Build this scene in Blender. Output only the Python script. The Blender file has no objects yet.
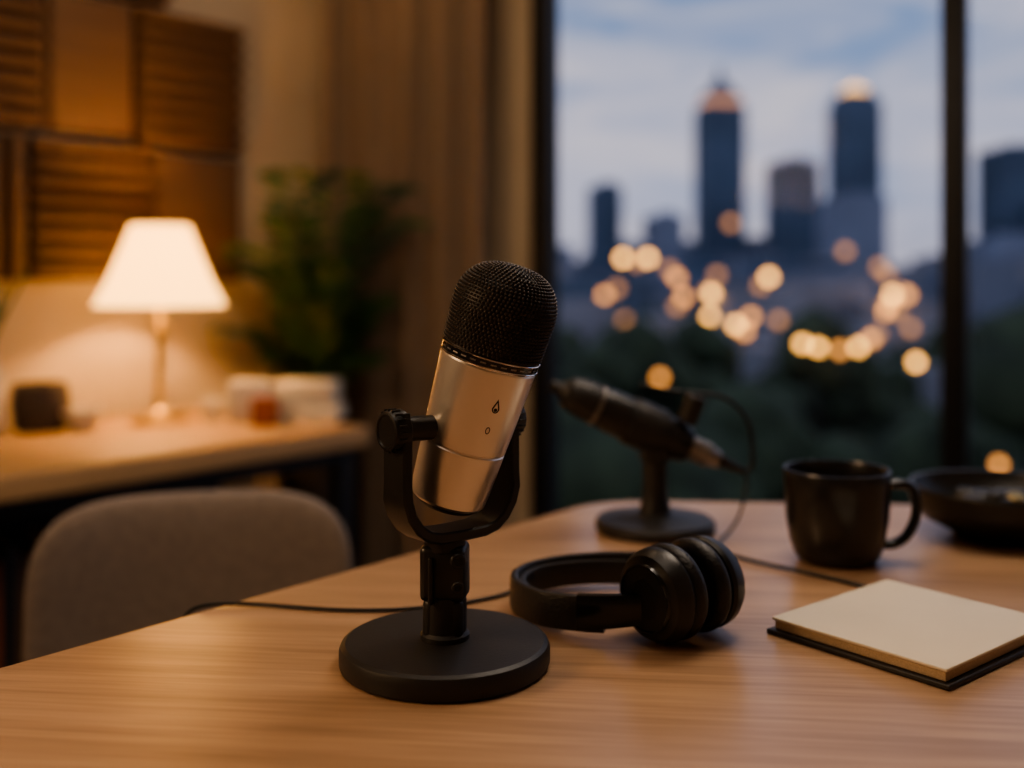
import bpy, math, random
from mathutils import Vector, Matrix, noise
random.seed(7)
D=bpy.data; S=bpy.context.scene
def link(o): S.collection.objects.link(o); return o
# ---------------- materials ----------------
def mat(name,col,rough=.5,metal=0.,var=0.,vscale=20,bump=0.,bscale=200,emis=None,estr=0.,coat=0.,spec=None,sheen=0.):
    m=D.materials.new(name); m.use_nodes=True; nt=m.node_tree; b=nt.nodes['Principled BSDF']
    b.inputs['Base Color'].default_value=(*col,1); b.inputs['Roughness'].default_value=rough; b.inputs['Metallic'].default_value=metal
    if coat: b.inputs['Coat Weight'].default_value=coat
    if sheen: b.inputs['Sheen Weight'].default_value=sheen
    if spec is not None: b.inputs['Specular IOR Level'].default_value=spec
    tc=nt.nodes.new('ShaderNodeTexCoord')
    if var>0:
        n=nt.nodes.new('ShaderNodeTexNoise'); n.inputs['Scale'].default_value=vscale; n.inputs['Detail'].default_value=4
        nt.links.new(tc.outputs['Object'],n.inputs['Vector'])
        r=nt.nodes.new('ShaderNodeValToRGB')
        r.color_ramp.elements[0].position=.3; r.color_ramp.elements[1].position=.7
        r.color_ramp.elements[0].color=(*[c*(1-var) for c in col],1); r.color_ramp.elements[1].color=(*[min(1,c*(1+var)) for c in col],1)
        nt.links.new(n.outputs['Fac'],r.inputs['Fac']); nt.links.new(r.outputs['Color'],b.inputs['Base Color'])
    if bump>0:
        n2=nt.nodes.new('ShaderNodeTexNoise'); n2.inputs['Scale'].default_value=bscale; n2.inputs['Detail'].default_value=3
        nt.links.new(tc.outputs['Object'],n2.inputs['Vector'])
        bp=nt.nodes.new('ShaderNodeBump'); bp.inputs['Strength'].default_value=bump; bp.inputs['Distance'].default_value=.002
        nt.links.new(n2.outputs['Fac'],bp.inputs['Height']); nt.links.new(bp.outputs['Normal'],b.inputs['Normal'])
    if emis: b.inputs['Emission Color'].default_value=(*emis,1); b.inputs['Emission Strength'].default_value=estr
    return m
def wood(name,c1,c2,rough,ang,sx=1.2,sy=28,coat=0.,lo=.32,hi=.68):
    m=D.materials.new(name); m.use_nodes=True; nt=m.node_tree; b=nt.nodes['Principled BSDF']
    tc=nt.nodes.new('ShaderNodeTexCoord'); mp=nt.nodes.new('ShaderNodeMapping'); mp0=nt.nodes.new('ShaderNodeMapping')
    mp0.inputs['Rotation'].default_value=(0,0,-ang); mp.inputs['Scale'].default_value=(sx,sy,sy)
    nt.links.new(tc.outputs['Object'],mp0.inputs['Vector']); nt.links.new(mp0.outputs[0],mp.inputs['Vector'])
    n=nt.nodes.new('ShaderNodeTexNoise'); n.inputs['Scale'].default_value=1.6; n.inputs['Detail'].default_value=8; n.inputs['Roughness'].default_value=.62; n.inputs['Distortion'].default_value=.25
    nt.links.new(mp.outputs[0],n.inputs['Vector'])
    n3=nt.nodes.new('ShaderNodeTexNoise'); n3.inputs['Scale'].default_value=7; n3.inputs['Detail'].default_value=4
    nt.links.new(mp.outputs[0],n3.inputs['Vector'])
    r=nt.nodes.new('ShaderNodeValToRGB'); r.color_ramp.elements[0].position=lo; r.color_ramp.elements[1].position=hi
    r.color_ramp.elements[0].color=(*c1,1); r.color_ramp.elements[1].color=(*c2,1)
    mx=nt.nodes.new('ShaderNodeMix'); mx.data_type='FLOAT'; mx.inputs[0].default_value=.4
    nt.links.new(n.outputs['Fac'],mx.inputs[2]); nt.links.new(n3.outputs['Fac'],mx.inputs[3])
    nt.links.new(mx.outputs[0],r.inputs['Fac']); nt.links.new(r.outputs['Color'],b.inputs['Base Color'])
    bp=nt.nodes.new('ShaderNodeBump'); bp.inputs['Strength'].default_value=.12; bp.inputs['Distance'].default_value=.001
    nt.links.new(mx.outputs[0],bp.inputs['Height']); nt.links.new(bp.outputs['Normal'],b.inputs['Normal'])
    b.inputs['Roughness'].default_value=rough
    if coat: b.inputs['Coat Weight'].default_value=coat; b.inputs['Coat Roughness'].default_value=.25
    return m
ANG_A=math.atan2(.751,.66); ANG_W=math.atan2(-.477,.879)
M_black=mat('black_satin',(.017,.016,.016),.34,var=.2,bump=.08,bscale=900)
M_blackm=mat('black_matte',(.020,.018,.018),.46,bump=.1,bscale=700,var=.15)
M_blackgloss=mat('black_gloss',(.01,.01,.011),.2,coat=.3)
M_grille=mat('grille_mesh',(.075,.060,.050),.34,.6)
M_silver=mat('champagne_metal',(.80,.74,.68),.31,.9,var=.04,vscale=8,bump=.04,bscale=1500)
M_chrome=mat('chrome',(.75,.7,.65),.15,1.)
M_steel=mat('dull_steel',(.30,.28,.27),.4,.9)
M_logo=mat('logo_ink',(.03,.025,.02),.5)
M_leather=mat('leatherette',(.018,.016,.016),.38,bump=.3,bscale=500)
M_mug=mat('mug_glaze',(.016,.015,.016),.28,var=.2,vscale=60,coat=.2)
M_cable=mat('cable_rubber',(.01,.01,.01),.5)
M_paper=mat('cream_cover',(.74,.65,.52),.75,var=.03,vscale=15,bump=.15,bscale=900)
M_pages=mat('page_edges',(.50,.38,.26),.85,var=.12,vscale=900)
M_chair=mat('taupe_fabric',(.18,.142,.120),.9,var=.12,vscale=90,bump=.5,bscale=900,sheen=.3)
M_wall=mat('warm_plaster',(.52,.42,.31),.85,var=.08,vscale=5,bump=.2,bscale=60)
M_ceil=mat('ceiling_paint',(.45,.38,.3),.9,var=.03)
M_floor=wood('floor_wood',(.03,.018,.01),(.07,.042,.024),.5,ANG_A)
M_table=wood('oak_table',(.28,.168,.096),(.55,.350,.215),.33,ANG_A-.95,coat=.2,lo=.34,hi=.66)
M_side=wood('oak_sideboard',(.38,.23,.11),(.54,.35,.18),.5,ANG_A)
M_panel=wood('walnut_panel',(.11,.058,.027),(.18,.098,.046),.6,ANG_A)
M_panel2=wood('walnut_backing',(.03,.014,.006),(.06,.028,.011),.7,ANG_A)
M_frame=mat('window_frame_black',(.005,.005,.007),.5)
M_brass=mat('brass',(.60,.42,.16),.3,1.)
M_curt=mat('brown_curtain',(.25,.182,.135),.95,var=.1,vscale=40,bump=.3,bscale=400,sheen=.2)
M_leaf=mat('leaf_green',(.048,.110,.035),.5,var=.4,vscale=15)
M_pot=mat('planter_ceramic',(.05,.04,.035),.6,var=.1)
M_soil=mat('soil',(.02,.012,.008),.95,bump=.6,bscale=100)
M_white=mat('white_ceramic',(.6,.55,.48),.4,var=.03)
M_redbook=mat('rust_cloth',(.28,.08,.03),.7,var=.1)
M_bld=mat('facade_haze_blue',(.12,.165,.235),.8,var=.25,vscale=.02)  # bluish dusk haze mixed into the facade colour
M_bld2=mat('facade_haze_pale',(.26,.29,.37),.8,var=.15,vscale=.02)  # paler albedo stands in for haze over distant facades
M_tree=mat('foliage',(.050,.070,.036),.9,var=.5,vscale=.35)
M_trunk=mat('bark',(.03,.02,.015),.9)
M_ground=mat('grass_ground',(.03,.045,.035),.95,var=.4,vscale=.05)
M_crown=mat('crown_light',(.8,.5,.3),.5,emis=(1,.38,.14),estr=.6)
M_shade=D.materials.new('lampshade_fabric'); M_shade.use_nodes=True
nt=M_shade.node_tree; nt.nodes.clear()
o=nt.nodes.new('ShaderNodeOutputMaterial'); tr=nt.nodes.new('ShaderNodeBsdfTranslucent'); df=nt.nodes.new('ShaderNodeBsdfDiffuse'); em=nt.nodes.new('ShaderNodeEmission')
tr.inputs[0].default_value=(.85,.64,.34,1); df.inputs[0].default_value=(.8,.68,.45,1); em.inputs[0].default_value=(1,.58,.18,1); em.inputs[1].default_value=2.4
mx=nt.nodes.new('ShaderNodeMixShader'); ad=nt.nodes.new('ShaderNodeAddShader'); mx.inputs[0].default_value=.5
nt.links.new(tr.outputs[0],mx.inputs[1]); nt.links.new(df.outputs[0],mx.inputs[2]); nt.links.new(mx.outputs[0],ad.inputs[0]); nt.links.new(em.outputs[0],ad.inputs[1]); nt.links.new(ad.outputs[0],o.inputs[0])
M_glass=D.materials.new('window_glass'); M_glass.use_nodes=True
nt=M_glass.node_tree; nt.nodes.clear()
o=nt.nodes.new('ShaderNodeOutputMaterial'); tr=nt.nodes.new('ShaderNodeBsdfTransparent'); gl=nt.nodes.new('ShaderNodeBsdfGlossy'); gl.inputs['Roughness'].default_value=.02
tr.inputs[0].default_value=(.95,.96,.97,1)
mx=nt.nodes.new('ShaderNodeMixShader'); mx.inputs[0].default_value=.002
nt.links.new(tr.outputs[0],mx.inputs[1]); nt.links.new(gl.outputs[0],mx.inputs[2]); nt.links.new(mx.outputs[0],o.inputs[0])
# ---------------- geometry helpers ----------------
def group(name,loc=(0,0,0)):
    e=D.objects.new(name,None); e.location=loc; e.empty_display_size=.05; link(e); return e
def par(o,g):
    if g: o.parent=g; o.matrix_parent_inverse=Matrix.Translation(g.location).inverted()
    return o
def mesh(name,v,f,m,g=None,M=None,smooth=True,ang=35,mats=None,midx=None):
    me=D.meshes.new(name); me.from_pydata([tuple(p) for p in v],[],f)
    if M is not None: me.transform(M)
    if m: me.materials.append(m)
    if mats:
        for x in mats: me.materials.append(x)
        for i,p in enumerate(me.polygons): p.material_index=midx[i]
    me.update()
    import bmesh
    bm=bmesh.new(); bm.from_mesh(me); bmesh.ops.recalc_face_normals(bm,faces=bm.faces); bm.to_mesh(me); bm.free()
    if smooth:
        me.polygons.foreach_set('use_smooth',[True]*len(me.polygons))
        me.set_sharp_from_angle(angle=math.radians(ang))
    o=D.objects.new(name,me); link(o); return par(o,g)
def lathe(name,prof,m,g=None,M=None,seg=64,ang=35):
    v=[];f=[]; rows=[]
    for r,z in prof:
        if r<1e-6: rows.append([len(v)]); v.append((0,0,z))
        else:
            rows.append(list(range(len(v),len(v)+seg)))
            for i in range(seg):
                t=2*math.pi*i/seg; v.append((r*math.cos(t),r*math.sin(t),z))
    for A,B in zip(rows,rows[1:]):
        for i in range(seg):
            j=(i+1)%seg
            if len(A)==1 and len(B)==1: continue
            if len(A)==1: f.append((A[0],B[i],B[j]))
            elif len(B)==1: f.append((A[i],A[j],B[0]))
            else: f.append((A[i],A[j],B[j],B[i]))
    return mesh(name,v,f,m,g,M,ang=ang)
def T(x,y,z): return Matrix.Translation((x,y,z))
def box(name,c,d,m,g=None,rot=0.,bev=.003,M=None,seg=3):
    import bmesh
    me=D.meshes.new(name); bm=bmesh.new(); bmesh.ops.create_cube(bm,size=1)
    for v in bm.verts: v.co=Vector((v.co.x*d[0],v.co.y*d[1],v.co.z*d[2]))
    if bev>0: bmesh.ops.bevel(bm,geom=bm.edges[:],offset=bev,segments=seg,profile=.5,affect='EDGES')
    bm.to_mesh(me); bm.free()
    me.transform((M if M is not None else Matrix.Identity(4))@T(*c)@Matrix.Rotation(rot,4,'Z'))
    me.materials.append(m); me.polygons.foreach_set('use_smooth',[True]*len(me.polygons)); me.set_sharp_from_angle(angle=math.radians(40))
    o=D.objects.new(name,me); link(o); return par(o,g)
def tube(name,pts,r,m,g=None,cyc=False,res=8):
    cu=D.curves.new(name,'CURVE'); cu.dimensions='3D'; cu.bevel_depth=r; cu.bevel_resolution=3; cu.resolution_u=res; cu.use_fill_caps=True
    sp=cu.splines.new('NURBS'); sp.points.add(len(pts)-1)
    for p,q in zip(sp.points,pts): p.co=(*q,1)
    sp.order_u=4 if len(pts)>3 else len(pts); sp.use_endpoint_u=not cyc; sp.use_cyclic_u=cyc
    cu.materials.append(m); o=D.objects.new(name,cu); link(o); return par(o,g)
def rod(name,a,b,r,m,g=None,r2=None,seg=24):
    a=Vector(a);b=Vector(b);d=b-a;L=d.length; r2=r if r2 is None else r2
    M=Matrix.Translation(a)@Vector((0,0,1)).rotation_difference(d.normalized()).to_matrix().to_4x4()
    e=min(r,r2)*.15
    return lathe(name,[(0,0),(r-e,0),(r,e),(r2,L-e),(r2-e,L),(0,L)],m,g,M,seg)
def prism(name,poly,z0,z1,m,g=None,bev=0.):
    import bmesh
    bm=bmesh.new(); vs=[bm.verts.new((x,y,z0)) for x,y in poly]; fc=bm.faces.new(vs)
    r=bmesh.ops.extrude_face_region(bm,geom=[fc]); 
    for v in r['geom']:
        if isinstance(v,bmesh.types.BMVert): v.co.z=z1
    bmesh.ops.recalc_face_normals(bm,faces=bm.faces)
    if bev: 
        es=[e for e in bm.edges if abs(e.verts[0].co.z-e.verts[1].co.z)<1e-6]
        bmesh.ops.bevel(bm,geom=es,offset=bev,segments=3,profile=.5,affect='EDGES')
    me=D.meshes.new(name); bm.to_mesh(me); bm.free(); me.materials.append(m)
    me.polygons.foreach_set('use_smooth',[True]*len(me.polygons)); me.set_sharp_from_angle(angle=math.radians(30))
    o=D.objects.new(name,me); link(o); return par(o,g)
def superell(name,a,b,c,e,m,g=None,M=None,fn=None,nu=48,nv=32):
    def sp(x,p): return math.copysign(abs(x)**p,x)
    v=[];f=[]
    for j in range(nv+1):
        ph=-math.pi/2+math.pi*j/nv
        for i in range(nu):
            th=2*math.pi*i/nu
            p=Vector((a*sp(math.cos(ph),e[0])*sp(math.cos(th),e[1]), b*sp(math.cos(ph),e[0])*sp(math.sin(th),e[1]), c*sp(math.sin(ph),e[0])))
            if fn: p=fn(p)
            v.append(p)
    for j in range(nv):
        for i in range(nu):
            k=(i+1)%nu; f.append((j*nu+i,j*nu+k,(j+1)*nu+k,(j+1)*nu+i))
    return mesh(name,v,f,m,g,M,ang=80)
A=Vector((.66,.751,0)).normalized(); N=Vector((-.751,.66,0)).normalized()
W=Vector((.879,-.477,0)).normalized(); IN=Vector((-.477,-.879,0)).normalized()
C=Vector((-.467,3.203,0)); W0=Vector((.091,2.9,0)); R=W0+W*3.15
HC=2.6
# ---------------- room shell ----------------
Bk=4.6
poly=[C,R,R-A*Bk,C-A*Bk]
prism('floor',[(p.x,p.y) for p in poly],-.06,0,M_floor)
prism('ceiling',[(p.x,p.y) for p in poly],HC,HC+.06,M_ceil)
def wallbox(name,p,q,out,m=M_wall,z0=0,z1=HC,th=.1):
    d=q-p; c=(p+q)/2+out*th/2; return box(name,(c.x,c.y,(z0+z1)/2),(d.length,th,z1-z0),m,None,math.atan2(d.y,d.x),0)
wallbox('wall_left',C,C-A*Bk,N)
wallbox('wall_right',R,R-A*Bk,-N)
wallbox('wall_back',C-A*Bk,R-A*Bk,-A)
wallbox('wall_window_side',C,W0-W*.03,-IN)
c2=(C+(C-A*Bk))/2-N*.008
box('baseboard_left',(c2.x,c2.y,.05),(Bk-.1,.014,.1),M_frame,None,ANG_A,.002)
# window
gw=group('window_1',tuple(W0))
step=1.049
for k in range(4):
    c=W0+W*step*k
    box('mullion_%d'%k,(c.x,c.y,HC/2),(.055,.07,HC-.002),M_frame,gw,ANG_W,.003)
for nm,z,h in (('bottom_rail',.04,.08),('top_rail',HC-.035,.07)):
    c=W0+W*step*1.5; box(nm,(c.x,c.y,z),(step*3,.06,h),M_frame,gw,ANG_W,.003)
for k in range(3):
    c=W0+W*step*(k+.5); box('glass_%d'%k,(c.x,c.y,HC/2),(step-.05,.006,HC-.15),M_glass,gw,ANG_W,0)
# curtain
def curtain():
    v=[];f=[];nu=240;nv=24
    for j in range(nv+1):
        z=.02+2.48*j/nv
        for i in range(nu+1):
            u=i/nu; s=-.615+.525*u
            ph=u*2*math.pi*4.3+.8*math.sin(u*8)+.12*math.sin(z*2)
            am=.062*(1+.25*math.sin(u*17))*(1-.35*u)
            off=.140+am*math.sin(ph)+.008*math.sin(3*ph+1)+.006*math.sin(z*4+u*30)
            p=W0+W*(s+.024*math.sin(2*ph))+IN*off
            d=(p-C).dot(N)
            if d>-.01: p=p-N*(d+.01)
            v.append((p.x,p.y,z))
    for j in range(nv):
        for i in range(nu):
            a=j*(nu+1)+i; f.append((a,a+1,a+nu+2,a+nu+1))
    o=mesh('curtain',v,f,M_curt,None,None,ang=180)
    sd=o.modifiers.new('thick','SOLIDIFY'); sd.thickness=.003
curtain()
p=W0-W*.60+IN*.14; q=W0-W*.05+IN*.14
rod('curtain_rod',(p.x,p.y,2.53),(q.x,q.y,2.53),.012,M_brass)
# acoustic panels on left wall
WP=Vector((-.816,2.806,0))
def panel(name,t0,t1,z0,z1,kind):
    c=WP+A*((t0+t1)/2); g=group(name,(c.x,c.y,(z0+z1)/2))
    b=c-N*.009
    box('backing',(b.x,b.y,(z0+z1)/2),(t1-t0,.016,z1-z0),M_panel2,g,ANG_A,.002)
    if kind=='h':
        n=int((z1-z0)/.040)
        for i in range(n):
            z=z0+(i+.5)*(z1-z0)/n; s=c-N*.033
            box('slat_%d'%i,(s.x,s.y,z),(t1-t0,.034,(z1-z0)/n*.5),M_panel,g,ANG_A,.004)
    if kind=='v':
        n=max(2,int((t1-t0)/.05))
        for i in range(n):
            s=WP+A*(t0+(i+.5)*(t1-t0)/n)-N*.031
            box('slat_%d'%i,(s.x,s.y,(z0+z1)/2),((t1-t0)/n*.55,.030,z1-z0),M_panel,g,ANG_A,.004)
    if kind=='plain':
        s=c-N*.024; box('face',(s.x,s.y,(z0+z1)/2),(t1-t0-.01,.016,z1-z0-.01),M_panel,g,ANG_A,.004)
for args in [(-.80,-.49,1.0,1.335,'v'),(-.48,-.17,1.0,1.335,'h'),(-.165,.09,1.0,1.325,'plain'),
             (-.76,-.45,1.35,1.69,'h'),(-.44,-.225,1.35,1.69,'plain'),(-.215,.09,1.34,1.69,'h'),
             (-.76,-.45,1.70,2.04,'plain'),(-.44,-.13,1.70,2.04,'h'),(-1.12,-.81,1.0,1.335,'h'),(-1.08,-.77,1.35,1.69,'plain')]:
    panel('acoustic_panel',*args)
# ---------------- sideboard ----------------
F1=Vector((-.3207,2.37,0)); SL=1.7; SD=.6; ZT=.67
def sb(u,n,z):
    p=F1-A*u+N*n; return (p.x,p.y,z)
gs=group('sideboard',sb(SL/2,SD/2,0))
box('top',sb(SL/2,SD/2,ZT-.0225),(SL,SD,.045),M_side,gs,ANG_A,.004)
box('shelf',sb(SL/2,SD/2,.2),(SL-.08,SD-.06,.025),M_side,gs,ANG_A,.003)
for u in (.05,SL/2,SL-.05):
    for n in (.04,SD-.04):
        box('leg',sb(u,n,.31),(.035,.035,.62),M_frame,gs,ANG_A,.003)
    box('cross_bar',sb(u,SD/2,.605),(.03,SD-.1,.03),M_frame,gs,ANG_A,.003)
box('front_rail',sb(SL/2,.04,.605),(SL-.12,.03,.03),M_frame,gs,ANG_A,.003)
box('back_panel',sb(SL/2,SD-.03,.4),(SL-.1,.012,.38),M_frame,gs,ANG_A,.002)
u=.16
while u<1.5:
    w=random.uniform(.02,.045); h=random.uniform(.2,.3); c=random.choice([M_pot,M_redbook,M_blackm,M_panel,M_paper,M_frame,M_blackm])
    box('shelf_book',sb(u,.28,.2125+h/2),(w*.95,.2,h),c,gs,ANG_A,.002); u+=w+.002
    if random.random()<.15: u+=.08
# table lamp
LX,LY=-.821,2.45
gl=group('table_lamp',(LX,LY,ZT))
TL=T(LX,LY,ZT)
lathe('base',[(0,0),(.070,0),(.072,.004),(.070,.010),(.045,.016),(.022,.022),(.012,.032),(.009,.05),(0,.05)],M_brass,gl,TL)
lathe('stem',[(0,.04),(.009,.04),(.008,.08),(.012,.09),(.008,.10),(.009,.2),(.013,.215),(.009,.225),(.007,.33),(0,.33)],M_brass,gl,TL)
Z9=-.030
lathe('shade',[(r,z+Z9) for r,z in [(.150,.300),(.148,.300),(.117,.360),(.087,.433),(.066,.487),(.064,.487),(.0615,.487),(.0845,.433),(.1145,.360),(.1465,.303),(.150,.300)]],M_shade,gl,TL,ang=60)
lathe('bulb',[(0,.31),(.012,.312),(.014,.325),(.026,.35),(.028,.37),(.02,.39),(0,.398)],mat('bulb_glow',(1,.8,.5),.5,emis=(1,.6,.28),estr=8),gl,TL,seg=24)
for k in range(3):
    a=k*2.094; rod('spider',(LX,LY,ZT+.45),(LX+.066*math.cos(a),LY+.066*math.sin(a),ZT+.45),.0015,M_brass,gl)
rod('harp',(LX,LY,ZT+.39),(LX,LY,ZT+.455),.002,M_brass,gl)
# sideboard objects
def onsb(x,y): return T(x,y,ZT)
lathe('dark_jar',[(0,0),(.048,0),(.055,.01),(.062,.06),(.058,.10),(.052,.104),(.052,.098),(.055,.06),(.05,.02),(0,.015)],M_pot,None,onsb(-1.034,2.30))
g=group('bud_vase',(-1.13,2.23,ZT)); 
lathe('body',[(0,0),(.035,0),(.045,.02),(.045,.13),(.03,.16),(.022,.18),(.018,.18),(.018,.12),(0,.11)],M_white,g,onsb(-1.13,2.23))
for k in range(9):
    a=k*2.4; r=.05+.02*(k%3)
    tube('sprig',[(-1.13,2.23,ZT+.14),(-1.13+.3*r*math.cos(a),2.23+.3*r*math.sin(a),ZT+.22),(-1.13+r*math.cos(a),2.23+r*math.sin(a),ZT+.27+.01*k)],.004,M_leaf,g)
lathe('small_bowl',[(0,0),(.02,0),(.022,.005),(.040,.03),(.045,.045),(.042,.045),(.036,.03),(0,.012)],M_white,None,onsb(-.945,2.31))
lathe('candle_jar',[(0,0),(.025,0),(.027,.004),(.027,.05),(.025,.052),(.023,.045),(0,.044)],M_white,None,onsb(-.70,2.46))
box('storage_box',(-.615,2.46,ZT+.047),(.09,.10,.094),M_white,None,ANG_A-.7,.006)
g=group('book_stack',(-.50,2.50,ZT))
box('book_1',(-.49,2.50,ZT+.0155),(.17,.12,.031),M_paper,g,ANG_A-.9,.003)
box('book_2',(-.492,2.50,ZT+.0465),(.155,.115,.031),M_white,g,ANG_A-.8,.003)
box('book_3',(-.488,2.50,ZT+.076),(.14,.11,.028),M_paper,g,ANG_A-.95,.003)
box('rust_box',(-.562,2.39,ZT+.03),(.055,.05,.06),M_redbook,None,ANG_A-.8,.004)
# ---------------- potted palm ----------------
PX,PY=-.525,2.84
gp=group('potted_palm',(PX,PY,0))
lathe('planter',[(0,0),(.085,0),(.09,.01),(.110,.60),(.113,.62),(.104,.62),(.096,.56),(0,.55)],M_pot,gp,T(PX,PY,0))
lathe('soil',[(0,.575),(.097,.572),(.096,.56)],M_soil,gp,T(PX,PY,0))
v=[];f=[]
def clampw(p):
    d=(p-WP).dot(N)
    if d>-.045: p=p-N*(d+.045)
    d=(p-W0).dot(IN)
    if d<.215: p=p+IN*(.215-d)
    return p
for k in range(38):
    a=k*2.39996; lean=.05+.19*((k*7)%38)/38; h=max(.80,.66+.62*random.random()**.7)
    base=Vector((PX,PY,.57)); tip=Vector((PX+lean*1.3*math.cos(a),PY+lean*1.3*math.sin(a),h))
    mid=Vector((PX+lean*.35*math.cos(a),PY+lean*.35*math.sin(a),h*.99))
    pts=[]
    for i in range(15):
        t=i/14; pts.append(base*(1-t)**2+mid*2*t*(1-t)+tip*t*t)
    for i in range(1,15):
        d=(pts[i]-pts[i-1]).normalized(); side=d.cross(Vector((0,0,1)))
        if side.length<.01: side=Vector((1,0,0))
        side.normalize()
        wv=Vector(side)*.0025; b=len(v); v+= [clampw(pts[i-1]-wv),clampw(pts[i-1]+wv),clampw(pts[i]+wv),clampw(pts[i]-wv)]; f.append((b,b+1,b+2,b+3))
        if i>=4:
            L=.085*math.sin(math.pi*(i-3)/12.5)+.035
            for sgn in (-1,1):
                dd=(side*sgn*.8+d*.6+Vector((0,0,-.15+random.uniform(-.1,.1)))).normalized(); wd=d*.012
                q0=pts[i]; q1=q0+dd*L*.45; q2=q0+dd*L+Vector((0,0,-.015))
                b=len(v); v+=[clampw(q0),clampw(q1+wd),clampw(q2),clampw(q1-wd)]; f.append((b,b+1,b+2,b+3))
mesh('fronds',v,f,M_leaf,gp,None,smooth=False)
# ---------------- table ----------------
ZB=.75
K=Vector((.1,1.193)); dl=Vector((.646,.763)).normalized()
left_pt=K-dl*1.70
pl=[]
r0=K-dl*.05; r1=K+Vector((.055,-.003))
for i in range(9):
    t=i/8; q=r0*(1-t)**2+K*2*t*(1-t)+r1*t*t; pl.append((q.x,q.y))
pl+=[(1.25,1.12),(1.25,-.12),(left_pt.x,-.12)]
gt=group('desk_table',(.2,.5,0))
prism('tabletop',pl,ZB-.032,ZB,M_table,gt,.003)
for (x,y) in ((.13,1.02),(1.15,1.02),(1.15,-.02),(-.75,-.02)):
    rod('leg',(x,y,0),(x,y,ZB-.032),.02,M_frame,gt,.025)
for (p,q) in [((.13,1.02),(1.15,1.02)),((1.15,1.02),(1.15,-.02)),((-.75,-.02),(1.15,-.02))]:
    c=((p[0]+q[0])/2,(p[1]+q[1])/2); L=math.hypot(q[0]-p[0],q[1]-p[1])
    box('apron',(c[0],c[1],ZB-.057),(L,.02,.048),M_frame,gt,math.atan2(q[1]-p[1],q[0]-p[0]),.002)
# ---------------- chair ----------------
CX,CY=-.396,1.32
fwd=Vector((.25,-.97,0)).normalized(); rt=Vector((.97,.25,0)).normalized()
MC=Matrix(((rt.x,-fwd.x,0,CX),(rt.y,-fwd.y,0,CY),(0,0,1,0),(0,0,0,1)))
gc=group('upholstered_chair',(CX,CY,0))
def bend(p):
    y=p.y-1.5*p.x*p.x+.10*(p.z)
    return Vector((p.x,y,p.z))
superell('backrest',.190,.032,.160,(.42,.42),M_chair,gc,MC@T(0,0,.570),bend)
superell('seat',.215,.21,.045,(.35,.6),M_chair,gc,MC@T(0,-.2,.43))
for sx in (-1,1):
    rod('back_post',MC@Vector((sx*.12,-.03,.40)),MC@Vector((sx*.12,-.02,.5)),.012,M_frame,gc)
    for yy,y2 in ((-.36,-.40),(-.06,.0)):
        rod('leg',MC@Vector((sx*.19,y2,0)),MC@Vector((sx*.15,yy,.40)),.010,M_frame,gc,.014)
# ---------------- main microphone ----------------
MX,MY=-.0437,.685
gm=group('condenser_microphone',(MX,MY,ZB))
MB=T(MX,MY,ZB)
lathe('base',[(0,0),(.0655,0),(.0675,.001),(.0685,.0035),(.0685,.0115),(.0672,.0145),(.0645,.016),(.03,.0168),(0,.017)],M_blackm,gm,MB,seg=128,ang=25)
lathe('stem_foot',[(0,.0165),(.0160,.0165),(.0160,.020),(.0140,.022),(.0135,.045),(.0,.045)],M_blackm,gm,MB)
ry=math.radians(-8)
box('stem_lower',(0,0,.031),(.0265,.023,.028),M_blackm,gm,ry,.005,MB)
box('stem_block',(0,0,.0605),(.0295,.025,.036),M_black,gm,ry,.004,MB)
box('stem_rib',(-.0085,-.0130,.057),(.003,.004,.03),M_blackm,gm,0,.001,MB)
for zz,rr in ((.070,.0050),(.053,.0040)):
    rod('stem_screw',(MX+.0085,MY-.0105,ZB+zz),(MX+.0093,MY-.0148,ZB+zz),rr,M_black,gm)
    rod('stem_socket',(MX+.0093,MY-.0147,ZB+zz),(MX+.0094,MY-.0151,ZB+zz),rr*.55,M_frame,gm)
YA=math.radians(40); YC=Vector((-.0380,.685,0)); yd=Vector((math.cos(YA),math.sin(YA),0)); yn=Vector((-math.sin(YA),math.cos(YA),0))
HW=.0435
path=[(-HW,.917),(-HW,.90),(-HW,.885),(-HW,.872),(-HW,.862),(-HW+.003,.852),(-HW+.009,.8435),(-.027,.8382),(-.018,.8360),(0,.8355)]
path=path+[(-x,z) for x,z in reversed(path[:-1])]
v=[];f=[]; th=.0036
n=len(path)
for i,(x,z) in enumerate(path):
    a=Vector(path[max(0,i-1)]); b=Vector(path[min(n-1,i+1)]); t=(b-a).normalized(); nr=Vector((-t.y,t.x))
    hw=.0128 if 3<i<n-4 else (.0098 if i in(0,n-1) else .0118)
    k=.0012
    for (s,tn) in ((-hw,-th+k),(-hw+k,-th),(hw-k,-th),(hw,-th+k),(hw,th-k),(hw-k,th),(-hw+k,th),(-hw,th-k)):
        P=YC+yd*(x+nr.x*tn)+yn*s; v.append((P.x,P.y,z+nr.y*tn))
for i in range(n-1):
    for j in range(8):
        f.append((i*8+j,i*8+(j+1)%8,(i+1)*8+(j+1)%8,(i+1)*8+j))
f.append(tuple(range(8))); f.append(tuple((n-1)*8+j for j in range(8)))
mesh('yoke',v,f,M_black,gm,ang=28)
rod('yoke_mount',(MX,MY,.823),(MX,MY,.8335),.0135,M_blackm,gm)
PZ=.906
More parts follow.
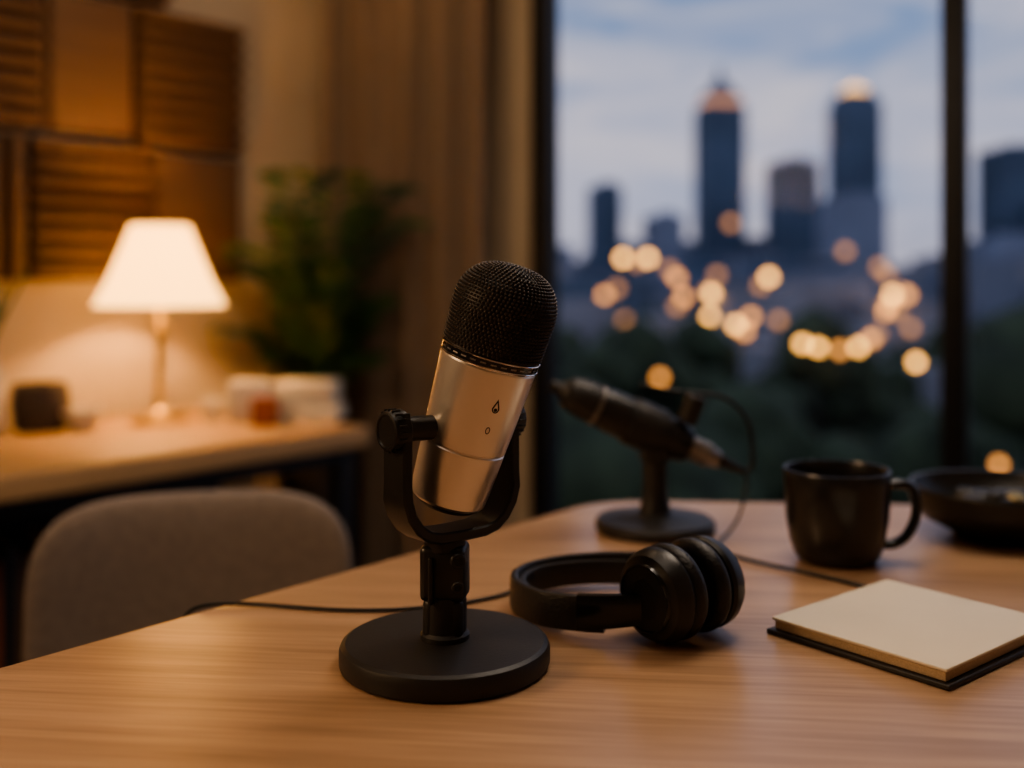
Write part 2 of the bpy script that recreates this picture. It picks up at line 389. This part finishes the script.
for s in (-1,1):
    P=YC+yd*s*(HW-.003); Q=YC+yd*s*(HW+.0095)
    L=Q-P; Mk=Matrix.Translation((P.x,P.y,PZ))@Vector((0,0,1)).rotation_difference(L.normalized()).to_matrix().to_4x4()
    lathe('pivot_knob',[(0,0),(.0120,0),(.0132,.001),(.0132,.009),(.0120,.0118),(.0105,.0122),(.0098,.0112),(0,.0112)],M_black,gm,Mk,32)
    for i in range(20):
        a=i*2*math.pi/20; w=Vector((math.cos(a)*.0132,math.sin(a)*.0132))
        c=P+yn*w.x+L.normalized()*.0045
        rod('knurl',(c.x,c.y,PZ+w.y),tuple(Vector((c.x,c.y,PZ+w.y))+L.normalized()*.0058),.0008,M_black,gm,seg=6)
ax=Vector((.285,-.115,.95)).normalized()
B0=Vector((-.0430,.6915,.8553))
MM=Matrix.Translation(B0)@Vector((0,0,1)).rotation_difference(ax).to_matrix().to_4x4()
def rb(z): return .0252+(.0322-.0252)*(z/.1)
lathe('bottom_cap',[(0,-.004),(.012,-.004),(.0205,-.002),(.0232,.0005),(.0235,.002),(0,.002)],M_blackm,gm,MM)
body=[(.0235,.001),(.0250,.003),(rb(.01),.01)]
for z in (.02,.03,.0395): body.append((rb(z),z))
body+=[(rb(.04)-.0006,.0402),(rb(.04)-.0006,.0408),(rb(.041),.0415)]
for z in (.05,.06,.07,.08,.09,.0965): body.append((rb(z),z))
body+=[(rb(.097)-.0005,.0975),(.0322,.0983)]
lathe('body_shell',body,M_silver,gm,MM,seg=128,ang=25)
lathe('trim_ring_lower',[(.031,.0975),(.0325,.098),(.0328,.0986),(.0325,.0992),(.031,.0995)],M_chrome,gm,MM,seg=96)
lathe('trim_band',[(.031,.099),(.0323,.0992),(.0325,.1035),(.031,.1037)],M_blackgloss,gm,MM,seg=96)
lathe('trim_ring_upper',[(.031,.1032),(.0328,.1036),(.0331,.1041),(.0328,.1046),(.031,.105)],M_chrome,gm,MM,seg=96)
v=[];f=[]
for i in range(30):
    a=i*2*math.pi/30
    for (da,z) in ((-.06,.1009),(.06,.1009),(.06,.1018),(-.06,.1018)):
        v.append((.0326*math.cos(a+da),.0326*math.sin(a+da),z))
    f.append((i*4,i*4+1,i*4+2,i*4+3))
mesh('trim_dashes',v,f,M_steel,gm,MM,smooth=False)
def gprof(t):
    z0=.105
    Lc=.027; Rr=.0335; hd=.029
    arc=1.45*Rr; tot=Lc+arc
    s=t*tot
    if s<Lc: return (.0322+.0016*(s/Lc),z0+s)
    a=(s-Lc)/arc*math.pi/2
    return (.0338*max(0.,math.cos(a))**.72, z0+Lc+hd*max(0.,math.sin(a))**.95)
lathe('grille_core',[(gprof(i/30)[0]-.0008 if i<30 else 0,gprof(i/30)[1]-.0006) for i in range(31)],M_blackm,gm,MM,seg=96,ang=80)
import bmesh
def ico(sub):
    bm=bmesh.new(); bmesh.ops.create_icosphere(bm,subdivisions=sub,radius=1); bm.verts.ensure_lookup_table(); bm.verts.index_update()
    a=[q.co.copy() for q in bm.verts]; b=[tuple(x.index for x in fc.verts) for fc in bm.faces]; bm.free(); return a,b
iv,ifc=ico(1)
v=[];f=[]
pitch=.0028
samples=[gprof(i/600) for i in range(601)]
acc=0; row=0; last=samples[0]; nxt=pitch*.5
for sidx in range(1,601):
    p=samples[sidx]; acc+=math.hypot(p[0]-last[0],p[1]-last[1]); last=p
    if acc>=nxt:
        nxt+=pitch*.84; cnt=max(1,int(round(2*math.pi*p[0]/pitch))); row+=1
        for i in range(cnt):
            a=2*math.pi*(i+.5*(row%2))/cnt; b=len(v)
            c=Vector((p[0]*math.cos(a),p[0]*math.sin(a),p[1]))
            for q in iv: v.append(c+q*.00106)
            f+=[tuple(b+k for k in t) for t in ifc]
mesh('grille_beads',v,f,M_grille,gm,MM,ang=180)
def surf(u,z,off=.00025):
    r=rb(z)+off; a=-math.pi/2+u/r; return (r*math.cos(a),r*math.sin(a),z)
def mark(name,outer,cu,cz,inner=None):
    v=[surf(cu+x,cz+z) for x,z in outer]; f=[]
    n=len(outer)
    if inner:
        v+=[surf(cu+x,cz+z) for x,z in inner]; f=[(i,(i+1)%n,n+(i+1)%n,n+i) for i in range(n)]
    else: f=[tuple(range(n))]
    mesh(name,v,f,M_logo,gm,MM,smooth=False)
drop=[];dropi=[]
for i in range(32):
    a=i*2*math.pi/32; ca=math.cos(a)
    x=.0026*math.sin(a)*(1 if ca<0 else max(0.,1-ca)**.8); z=.0030*ca if ca<0 else .0068*ca
    drop.append((x,z)); dropi.append((x*.62,z*.68-.0002))
mark('logo_droplet',drop,.013,.0745,dropi)
mark('logo_core',[(.0012*math.sin(i*.524),.0012*math.cos(i*.524)-.0008) for i in range(12)],.013,.0745)
mark('switch_mark',[(.0016*math.sin(i*.3927),.0024*math.cos(i*.3927)) for i in range(16)],.012,.0595,[(.0010*math.sin(i*.3927),.0018*math.cos(i*.3927)) for i in range(16)])
cb=B0+ax*((PZ-B0.z)/ax.z)
for s in (-1,1):
    P=YC+yd*s*(HW-.002); d=(Vector((cb.x,cb.y,0))-Vector((P.x,P.y,0)));
    q=Vector((P.x,P.y,0))+d.normalized()*(max(.004,d.length-.026))
    rod('pivot_pin',(P.x,P.y,PZ),(q.x,q.y,PZ),.008,M_black,gm)
# ---------------- headphones ----------------
gh=group('headphones',(.09,.79,ZB))
hp=[(.095,.720),(.073,.7245),(.049,.733),(.022,.749),(.005,.776),(.002,.806),(.016,.834),(.043,.851),(.08,.856),(.112,.848),(.138,.826),(.150,.801)]
def cat(pts,m=10):
    out=[]
    P=[Vector((*p,0)) for p in pts]; P=[P[0]*2-P[1]]+P+[P[-1]*2-P[-2]]
    for i in range(1,len(P)-2):
        for k in range(m):
            t=k/m; a,b,c,d=P[i-1],P[i],P[i+1],P[i+2]
            out.append(.5*((2*b)+(c-a)*t+(2*a-5*b+4*c-d)*t*t+(3*b-a-3*c+d)*t**3))
    out.append(P[-2]); return out
sm=cat(hp)
def band(name,pts,z0f,z1f,tin,tout,m):
    v=[];f=[];n=len(pts)
    for i,p in enumerate(pts):
        t=(pts[min(n-1,i+1)]-pts[max(0,i-1)]).normalized(); nr=Vector((-t.y,t.x,0))*-1
        u=i/(n-1); z0=z0f(u); z1=z1f(u); zc=(z0+z1)/2; hz=(z1-z0)/2
        for k in range(12):
            a=k*2*math.pi/12; ca=math.copysign(abs(math.cos(a))**.5,math.cos(a)); sa=math.copysign(abs(math.sin(a))**.5,math.sin(a))
            o=(tin+tout)/2+(tout-tin)/2*ca
            q=p-nr*o; v.append((q.x,q.y,ZB+zc+hz*sa))
    for i in range(n-1):
        for k in range(12): f.append((i*12+k,i*12+(k+1)%12,(i+1)*12+(k+1)%12,(i+1)*12+k))
    f.append(tuple(range(12))); f.append(tuple((n-1)*12+k for k in range(12)))
    mesh(name,v,f,m,gh,ang=50)
band('headband',sm[14:-14],lambda u:.001+.004*(1-math.sin(math.pi*u)),lambda u:.027+.004*(1-math.sin(math.pi*u)),-.004,.003,M_leather)
band('headband_padding',sm[26:-26],lambda u:.004,lambda u:.024,-.010,-.003,M_leather)
band('slider_front',sm[0:22],lambda u:.014-.009*u,lambda u:.036-.005*u,-.0045,.0045,M_blackgloss)
band('slider_back',sm[-22:],lambda u:.006+.006*u,lambda u:.030+.006*u,-.0045,.0045,M_blackgloss)
hax=Vector((.80,.60,.04)).normalized()
c1=Vector((.102,.723,ZB+.0335))
MH=Matrix.Translation(c1)@Vector((0,0,1)).rotation_difference(hax).to_matrix().to_4x4()
def cup(M,nm):
    lathe('cup_shell_'+nm,[(0,-.0150),(.012,-.0150),(.013,-.0156),(.0215,-.0150),(.0235,-.0135),(.0285,-.0115),(.0318,-.006),(.0325,.0),(.031,.003),(0,.003)],M_black,gh,M,72,25)
    lathe('cup_ring_'+nm,[(.0215,-.0152),(.0222,-.0160),(.0232,-.0158),(.0238,-.0135)],M_blackgloss,gh,M,72)
    cu=[(.028,.002)]
    for i in range(11):
        a=-math.pi*.5+math.pi*i/10; cu.append((.0247+.0084*math.cos(a),.0098+.0075*math.sin(a)))
    cu+=[(.016,.0165),(.014,.012),(0,.011)]
    lathe('cushion_'+nm,cu,M_leather,gh,M,72,60)
cup(MH,'a')
M2=MH@T(.0,.002,.045)@Matrix.Rotation(math.pi,4,'X')
cup(M2,'b')
def tz(x,y,z=.0022): return (x,y,ZB+z)
tube('audio_cable',[(.012,.845,ZB+.006),tz(.002,.835),tz(-.012,.822),tz(-.035,.806),tz(-.069,.792),tz(-.10,.787),tz(-.135,.788),tz(-.175,.798),tz(-.212,.806),(-.238,.800,ZB+.003),(-.252,.795,ZB-.004),(-.258,.793,ZB-.04),(-.262,.79,ZB-.3),(-.25,.80,.3)],.0015,M_cable)
# ---------------- second microphone ----------------
SX,SY=.143,1.05
g2=group('dynamic_microphone',(SX,SY,ZB)); MB2=T(SX,SY,ZB)
lathe('base',[(0,0),(.057,0),(.0595,.002),(.0595,.009),(.057,.012),(.02,.016),(.013,.02),(0,.02)],M_blackm,g2,MB2,seg=80)
lathe('stem',[(0,.015),(.0165,.015),(.0135,.03),(.0120,.04),(.0120,.068),(.0145,.07),(.0145,.082),(0,.084)],M_blackm,g2,MB2)
pa=Vector((.052,1.045,.890)); pb=Vector((.225,1.06,.811)); d=(pb-pa).normalized()
M3=Matrix.Translation(pa)@Vector((0,0,1)).rotation_difference(d).to_matrix().to_4x4()
lathe('tip_cap',[(0,-.014),(.005,-.014),(.007,-.004),(.012,.001),(0,.002)],M_blackm,g2,M3,32)
lathe('grille',[(0,0),(.010,.0005),(.0155,.004),(.0185,.012),(.0198,.024),(.0198,.034),(0,.034)],M_blackm,g2,M3)
lathe('grille_ring',[(.018,.034),(.0210,.035),(.0210,.0375),(.018,.0385)],M_steel,g2,M3)
lathe('handle',[(0,.039),(.0200,.039),(.0216,.05),(.0213,.095),(.020,.125),(.017,.137),(0,.138)],M_black,g2,M3)
lathe('connector',[(0,.135),(.0120,.135),(.0124,.14),(.0124,.160),(.0105,.162),(.0088,.172),(0,.173)],M_steel,g2,M3)
lathe('cable_boot',[(0,.172),(.0075,.172),(.005,.185),(.0032,.20),(0,.2)],M_blackm,g2,M3,32)
lathe('clip',[(.0210,.072),(.0240,.072),(.0243,.074),(.0243,.104),(.0240,.106),(.0200,.106)],M_blackm,g2,M3)
rod('swivel',(SX,SY-.014,.830),(SX,SY+.014,.830),.012,M_blackm,g2)
rod('clip_knob',(.175,1.05,.858),(.184,1.045,.885),.010,M_blackm,g2)
ce=pa+d*.2
tube('mic_lead',[tuple(ce-d*.006),tuple(ce+d*.012),(.243,1.06,.825),(.242,1.06,.86),(.215,1.055,.885),(.188,1.05,.886),(.15,1.045,.89),(.13,1.06,.895)],.0022,M_cable,g2)
tube('xlr_cable',[tuple(ce-d*.004),tuple(ce+d*.006),(.235,1.055,.785),(.225,1.04,.762),tz(.205,1.01,.003),tz(.19,.985),tz(.19,.955),tz(.212,.925),tz(.24,.898),tz(.262,.876),tz(.280,.856),tz(.292,.838),tz(.297,.826)],.0016,M_cable,g2)
# ---------------- mug ----------------
UX,UY=.290,.9375
gg=group('coffee_mug',(UX,UY,ZB)); MU=T(UX,UY,ZB)
lathe('cup',[(0,.002),(.028,.002),(.030,0),(.033,.001),(.037,.006),(.041,.018),(.0445,.04),(.0462,.07),(.0465,.080),(.0458,.0818),(.0445,.0818),(.0438,.080),(.0435,.07),(.0418,.04),(.038,.02),(.033,.008),(0,.006)],M_mug,gg,MU,96,40)
lathe('coffee',[(0,.066),(.0434,.066),(.043,.065),(0,.065)],mat('coffee',(.015,.007,.003),.1),gg,MU)
hpnts=[(.043,.070),(.057,.071),(.066,.066),(.069,.052),(.067,.038),(.060,.025),(.050,.018),(.040,.017)]
ha=math.radians(-6); hv=[];hf=[]
P3=[Vector((x*math.cos(ha),x*math.sin(ha),z-.002)) for x,z in hpnts]
PP=[P3[0]*2-P3[1]]+P3+[P3[-1]*2-P3[-2]]; cv=[]
for i in range(1,len(PP)-2):
    for k in range(6):
        t=k/6;a,b,c,dd=PP[i-1],PP[i],PP[i+1],PP[i+2]; cv.append(.5*((2*b)+(c-a)*t+(2*a-5*b+4*c-dd)*t*t+(3*b-a-3*c+dd)*t**3))
cv.append(P3[-1]); sd=Vector((-math.sin(ha),math.cos(ha),0))
for i,p in enumerate(cv):
    t=(cv[min(len(cv)-1,i+1)]-cv[max(0,i-1)]).normalized(); nr=t.cross(sd)
    for k in range(14):
        a=k*2*math.pi/14; hv.append(p+sd*.0065*math.cos(a)+nr*.0044*math.sin(a))
for i in range(len(cv)-1):
    for k in range(14): hf.append((i*14+k,i*14+(k+1)%14,(i+1)*14+(k+1)%14,(i+1)*14+k))
mesh('handle',hv,hf,M_mug,gg,MU,ang=80)
# ---------------- notebook ----------------
uu=Vector((.775,.63,0)).normalized(); vv=Vector((.63,-.775,0)).normalized()
L0=Vector((.184,.742,0)); LU,LV=.146,.130
cn=L0+uu*LU/2+vv*LV/2; an=math.atan2(uu.y,uu.x)
gn=group('notebook',(cn.x,cn.y,ZB))
box('back_cover',(cn.x,cn.y,ZB+.0018),(LU+.006,LV+.006,.0036),M_blackm,gn,an,.001)
box('pages',(cn.x,cn.y,ZB+.0068),(LU-.002,LV-.003,.0066),M_pages,gn,an,.0010)
box('front_cover',(cn.x,cn.y,ZB+.0111),(LU+.001,LV,.0022),M_paper,gn,an,.0008)
# ---------------- bowl ----------------
gq=group('trinket_bowl',(.482,1.03,ZB)); MQ=T(.482,1.03,ZB)
lathe('bowl',[(0,0),(.045,0),(.05,.004),(.074,.016),(.086,.032),(.0885,.046),(.0870,.049),(.083,.048),(.080,.038),(.068,.024),(.04,.014),(0,.012)],M_black,gq,MQ,80)
random.seed(3)
for k in range(9):
    a=k*2.4; r=.055*math.sqrt(k/9)
    box('trinket_%d'%k,(.482+r*math.cos(a),1.03+r*math.sin(a),ZB+.026+.008*(1-r/.06)),(.034,.024,.018),random.choice([M_blackm,M_black]),gq,a*1.7,.006)
rod('trinket_coin',(.480,1.0,ZB+.042),(.480,.999,ZB+.045),.009,M_brass,gq)
# ---------------- outside ----------------
GZ=-25
mesh('ground',[(-1500,6,GZ),(2500,6,GZ),(2500,3500,GZ),(-1500,3500,GZ)],[(0,1,2,3)],M_ground,smooth=False)
def tower(name,x,y,w,dp,top,m,kind):
    g=group(name,(x,y,GZ))
    if kind=='spire':
        b=top-.19*top
        box('shaft',(x,y,(GZ+b)/2),(w,dp,b-GZ),m,g,.1,0)
        box('crown_glow',(x,y,b+3),(w*.84,dp*.84,7),M_crown,g,.1,0)
        box('setback_1',(x,y,b+9),(w*.74,dp*.74,7),m,g,.1,0)
        lathe('pyramid',[(w*.44,b+12),(w*.24,b+19),(w*.10,b+26),(.8,top),(0,top)],m,g,T(x,y,0)@Matrix.Rotation(.9,4,'Z'),4)
    elif kind=='crown':
        b=top-18
        box('shaft',(x,y,(GZ+b)/2),(w,dp,b-GZ),m,g,.2,0)
        box('setback',(x,y,b+4),(w*.8,dp*.8,8),m,g,.2,0)
        lathe('crown',[(w*.40,b+7),(w*.32,b+12),(w*.16,top-3),(0,top)],mat('crown_gold',(.8,.5,.3),.5,emis=(1,.50,.12),estr=2.6),g,T(x,y,0),8)
    else:
        box('shaft',(x,y,(GZ+top)/2),(w,dp,top-GZ),m,g,.1,0)
        box('roof_unit',(x+w*.1,y,top+2),(w*.5,dp*.5,4),m,g,.1,0)
        box('podium',(x,y,GZ+8),(w*1.3,dp*1.2,16),m,g,.1,0)
tower('skyscraper',178,900,35,35,184,M_bld,'spire')
tower('skyscraper',310,950,35,35,179,M_bld,'crown')
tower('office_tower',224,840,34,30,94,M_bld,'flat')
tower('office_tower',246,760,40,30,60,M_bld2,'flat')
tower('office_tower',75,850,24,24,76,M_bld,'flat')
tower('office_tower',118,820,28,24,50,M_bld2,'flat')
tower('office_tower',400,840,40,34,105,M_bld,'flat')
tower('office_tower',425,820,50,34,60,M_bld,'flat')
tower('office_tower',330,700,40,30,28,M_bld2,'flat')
vb=[];fb=[];mi=[]
random.seed(11)
def addbox(x,y,w,dd,z0,z1,rot,k):
    b=len(vb); c,s=math.cos(rot),math.sin(rot)
    for z in (z0,z1):
        for (px,py) in ((-w,-dd),(w,-dd),(w,dd),(-w,dd)):
            px/=2;py/=2; vb.append((x+px*c-py*s,y+px*s+py*c,z))
    for q in ((0,3,2,1),(4,5,6,7),(0,1,5,4),(1,2,6,5),(2,3,7,6),(3,0,4,7)): fb.append(tuple(b+i for i in q)); mi.append(k)
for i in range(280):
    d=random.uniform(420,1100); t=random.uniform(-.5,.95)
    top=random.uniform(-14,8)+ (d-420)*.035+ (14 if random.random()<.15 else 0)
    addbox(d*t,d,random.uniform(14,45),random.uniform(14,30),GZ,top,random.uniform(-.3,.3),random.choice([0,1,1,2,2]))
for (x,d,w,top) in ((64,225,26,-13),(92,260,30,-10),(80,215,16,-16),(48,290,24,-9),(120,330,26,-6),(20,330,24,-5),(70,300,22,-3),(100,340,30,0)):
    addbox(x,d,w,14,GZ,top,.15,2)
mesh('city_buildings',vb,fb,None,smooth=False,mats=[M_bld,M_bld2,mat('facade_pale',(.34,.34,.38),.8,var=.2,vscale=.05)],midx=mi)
# trees
tv,tf=ico(2)
tv=[q*(1+.28*noise.noise(q*2.3)+.15*noise.noise(q*6)) for q in tv]
v=[];f=[];mi=[]
random.seed(5)
def tree(x,y,top,r):
    zc=top-r*.95
    for k in range(5):
        if k==0: c=Vector((x,y,zc)); rr=r*.8
        else:
            a=k*1.57+random.random(); c=Vector((x+r*.5*math.cos(a),y+r*.5*math.sin(a),zc-r*random.uniform(.1,.7))); rr=r*random.uniform(.5,.65)
        b=len(v); rot=Matrix.Rotation(random.random()*6,3,'Z')
        for q in tv: v.append(c+(rot@q)*rr)
        for t in tf: f.append(tuple(b+i for i in t)); mi.append(0)
    b=len(v); w=r*.08
    for z in (GZ-.2,zc):
        for (px,py) in ((-w,-w),(w,-w),(w,w),(-w,w)): v.append(Vector((x+px,y+py,z)))
    for q in ((0,1,5,4),(1,2,6,5),(2,3,7,6),(3,0,4,7)): f.append(tuple(b+i for i in q)); mi.append(1)
for i in range(320):
    d=random.uniform(38,400); t=random.uniform(-.35,1.0)
    top=-14.5+random.uniform(-2.5,0.5)+(3.0 if d>215 else 0)+(3 if d>330 else 0)
    tree(d*t,d,top,random.uniform(4.5,7))
for (x,d,top,r) in ((14.5,120,-2.5,5),(10,118,-5,4.5),(19,125,-7,4.5),(3.6,50,-3.2,4),(7.5,52,-6,3.6),(14,62,-4.2,4.2),(10.5,58,-6.5,3.5),(19,62,-7.5,4),(25,63,-6.5,4),
                    (30,60,.5,4.6),(36,62,2,5),(34,58,-3,4.5),(26.5,50,-7,3.4),(38,130,-2,5.5),(45,140,-6,6),(37,210,-5,7),(62,215,-3.5,6.5),(95,225,-6,7)):
    tree(x,d,top,r)
mesh('park_trees',v,f,None,ang=180,mats=[M_tree,M_trunk],midx=mi)
# city lights
gL=group('street_lights',(80,300,GZ))
def lightset(name,pts,col,st,rs=.0046):
    v=[];f=[];midx=[]
    sv,sf=ico(2)
    for (x,y,z) in pts:
        r=y*rs; b=len(v)
        for q in sv: v.append(Vector((x,y,z))+q*r)
        for t in sf: f.append(tuple(b+i for i in t)); midx.append(0)
        b=len(v); w=.12
        for zz in (GZ,z-r*.8):
            for (px,py) in ((-w,-w),(w,-w),(w,w),(-w,w)): v.append(Vector((x+px,y+py,zz)))
        for q in ((0,1,5,4),(1,2,6,5),(2,3,7,6),(3,0,4,7)): f.append(tuple(b+i for i in q)); midx.append(1)
    me_m=mat(name+'_mat',(.1,.1,.1),.5,emis=col,estr=st)
    mesh(name,v,f,None,gL,ang=180,mats=[me_m,M_trunk],midx=midx)
# lights in front of / clear of the near tree crowns
lightset('lamps_bright',[(37,350,8.3),(45.3,350,8.3),(56.9,300,-3),(47.1,250,-7.8),(53.3,250,-9.7),(33.2,120,-6.3),(35.0,120,-6.7),(116,320,-3.6),(69.3,180,-13.1),(85.7,350,2),(39.6,120,-6.7)],(1,.46,.09),8.5)
lightset('lamps_dim',[(55,350,1.7),(49.1,300,-3.9),(56.9,250,-7.8),(37.5,120,-7.0),(41.0,120,-5.8),(120.5,320,-3.6),(106.9,300,-8.1),(14.1,100,-8.3),(23.2,50,-7.8),(30,340,-4),(51,230,-10.3),(104,290,-6),(80,300,-5)],(1,.39,.08),4)
lightset('lamps_faint',[(123,590,33),(60,400,5),(127,400,12),(90,380,-1),(100,390,-4),(140,400,6),(38,380,-2),(75,400,-3),(150,420,3),(110,300,-8),(95,250,-10.5),(80,230,-11),(28,260,-9),(50,420,8),(84,430,3),(112,430,-2),(66,260,-9),(170,440,-6),(100,180,-12.5),(44,280,-6),(130,350,-3),(205,430,4)],(1,.42,.13),1.6)
# ---------------- world ----------------
w=D.worlds.new('dusk_sky'); S.world=w; w.use_nodes=True; nt=w.node_tree; bg=nt.nodes['Background']
tc=nt.nodes.new('ShaderNodeTexCoord'); sx=nt.nodes.new('ShaderNodeSeparateXYZ'); nt.links.new(tc.outputs['Generated'],sx.inputs[0])
r=nt.nodes.new('ShaderNodeValToRGB'); nt.links.new(sx.outputs['Z'],r.inputs['Fac'])
e=r.color_ramp.elements; e[0].position=0; e[0].color=(.44,.41,.48,1); e[1].position=.5; e[1].color=(.11,.18,.34,1)
x=e.new(.08); x.color=(.33,.37,.52,1); x=e.new(.22); x.color=(.19,.27,.46,1)
mp=nt.nodes.new('ShaderNodeMapping'); mp.inputs['Scale'].default_value=(2.4,2.4,9); mp.inputs['Location'].default_value=(.30,.1,.2); nt.links.new(tc.outputs['Generated'],mp.inputs['Vector'])
n=nt.nodes.new('ShaderNodeTexNoise'); n.inputs['Scale'].default_value=1.8; n.inputs['Detail'].default_value=6; n.inputs['Distortion'].default_value=.5; nt.links.new(mp.outputs[0],n.inputs['Vector'])
r2=nt.nodes.new('ShaderNodeValToRGB'); r2.color_ramp.elements[0].position=.40; r2.color_ramp.elements[1].position=.66; nt.links.new(n.outputs['Fac'],r2.inputs['Fac'])
mx=nt.nodes.new('ShaderNodeMix'); mx.data_type='RGBA'; nt.links.new(r2.outputs['Color'],mx.inputs[0]); nt.links.new(r.outputs['Color'],mx.inputs[6]); mx.inputs[7].default_value=(.57,.53,.60,1)
nt.links.new(mx.outputs[2],bg.inputs['Color']); bg.inputs['Strength'].default_value=1.2
# ---------------- lights ----------------
def alight(name,loc,tgt,size,en,col):
    l=D.lights.new(name,'AREA'); l.size=size; l.energy=en; l.color=col; o=D.objects.new(name,l); o.location=loc
    o.rotation_euler=(Vector(tgt)-Vector(loc)).to_track_quat('-Z','Y').to_euler(); link(o)
l=D.lights.new('lamp_bulb_light','POINT'); l.energy=44; l.color=(1,.51,.18); l.shadow_soft_size=.035; o=D.objects.new('lamp_bulb_light',l); o.location=(LX,LY,ZT+.375); link(o)
par(o,gl)
alight('added_table_light',(.45,1.20,1.90),(.25,1.0,0),.45,6.5,(1,.83,.66))  # added area light brightening the far tabletop; no pendant fixture hangs here
alight('added_fill_light',(-.2,.6,2.5),(-.1,.9,0),1.1,6.5,(1,.83,.66))  # added soft fill from overhead for table and mic, no fixture
alight('added_warm_side_light',(-1.35,.35,1.6),(0,.7,.8),.5,12,(1,.64,.35))  # added warm key for the mic's left side; there is no sconce
alight('added_fill_light',(-.35,1.9,2.5),(-.5,2.8,1.0),.5,5.5,(1,.72,.45))  # added fill aimed at the palm and back wall, not a fixture
# ---------------- camera ----------------
try: S.view_settings.look='AgX - Medium High Contrast'
except Exception as ex: print(ex)
cam=D.cameras.new('camera'); co=D.objects.new('camera',cam); link(co); co.location=(0,0,1); co.rotation_euler=(math.pi/2,0,0)
cam.sensor_width=36; cam.lens=36.9; cam.shift_y=-.1016; cam.clip_start=.02; cam.clip_end=6000
cam.dof.use_dof=True; cam.dof.focus_distance=.665; cam.dof.aperture_fstop=2.4
S.camera=co
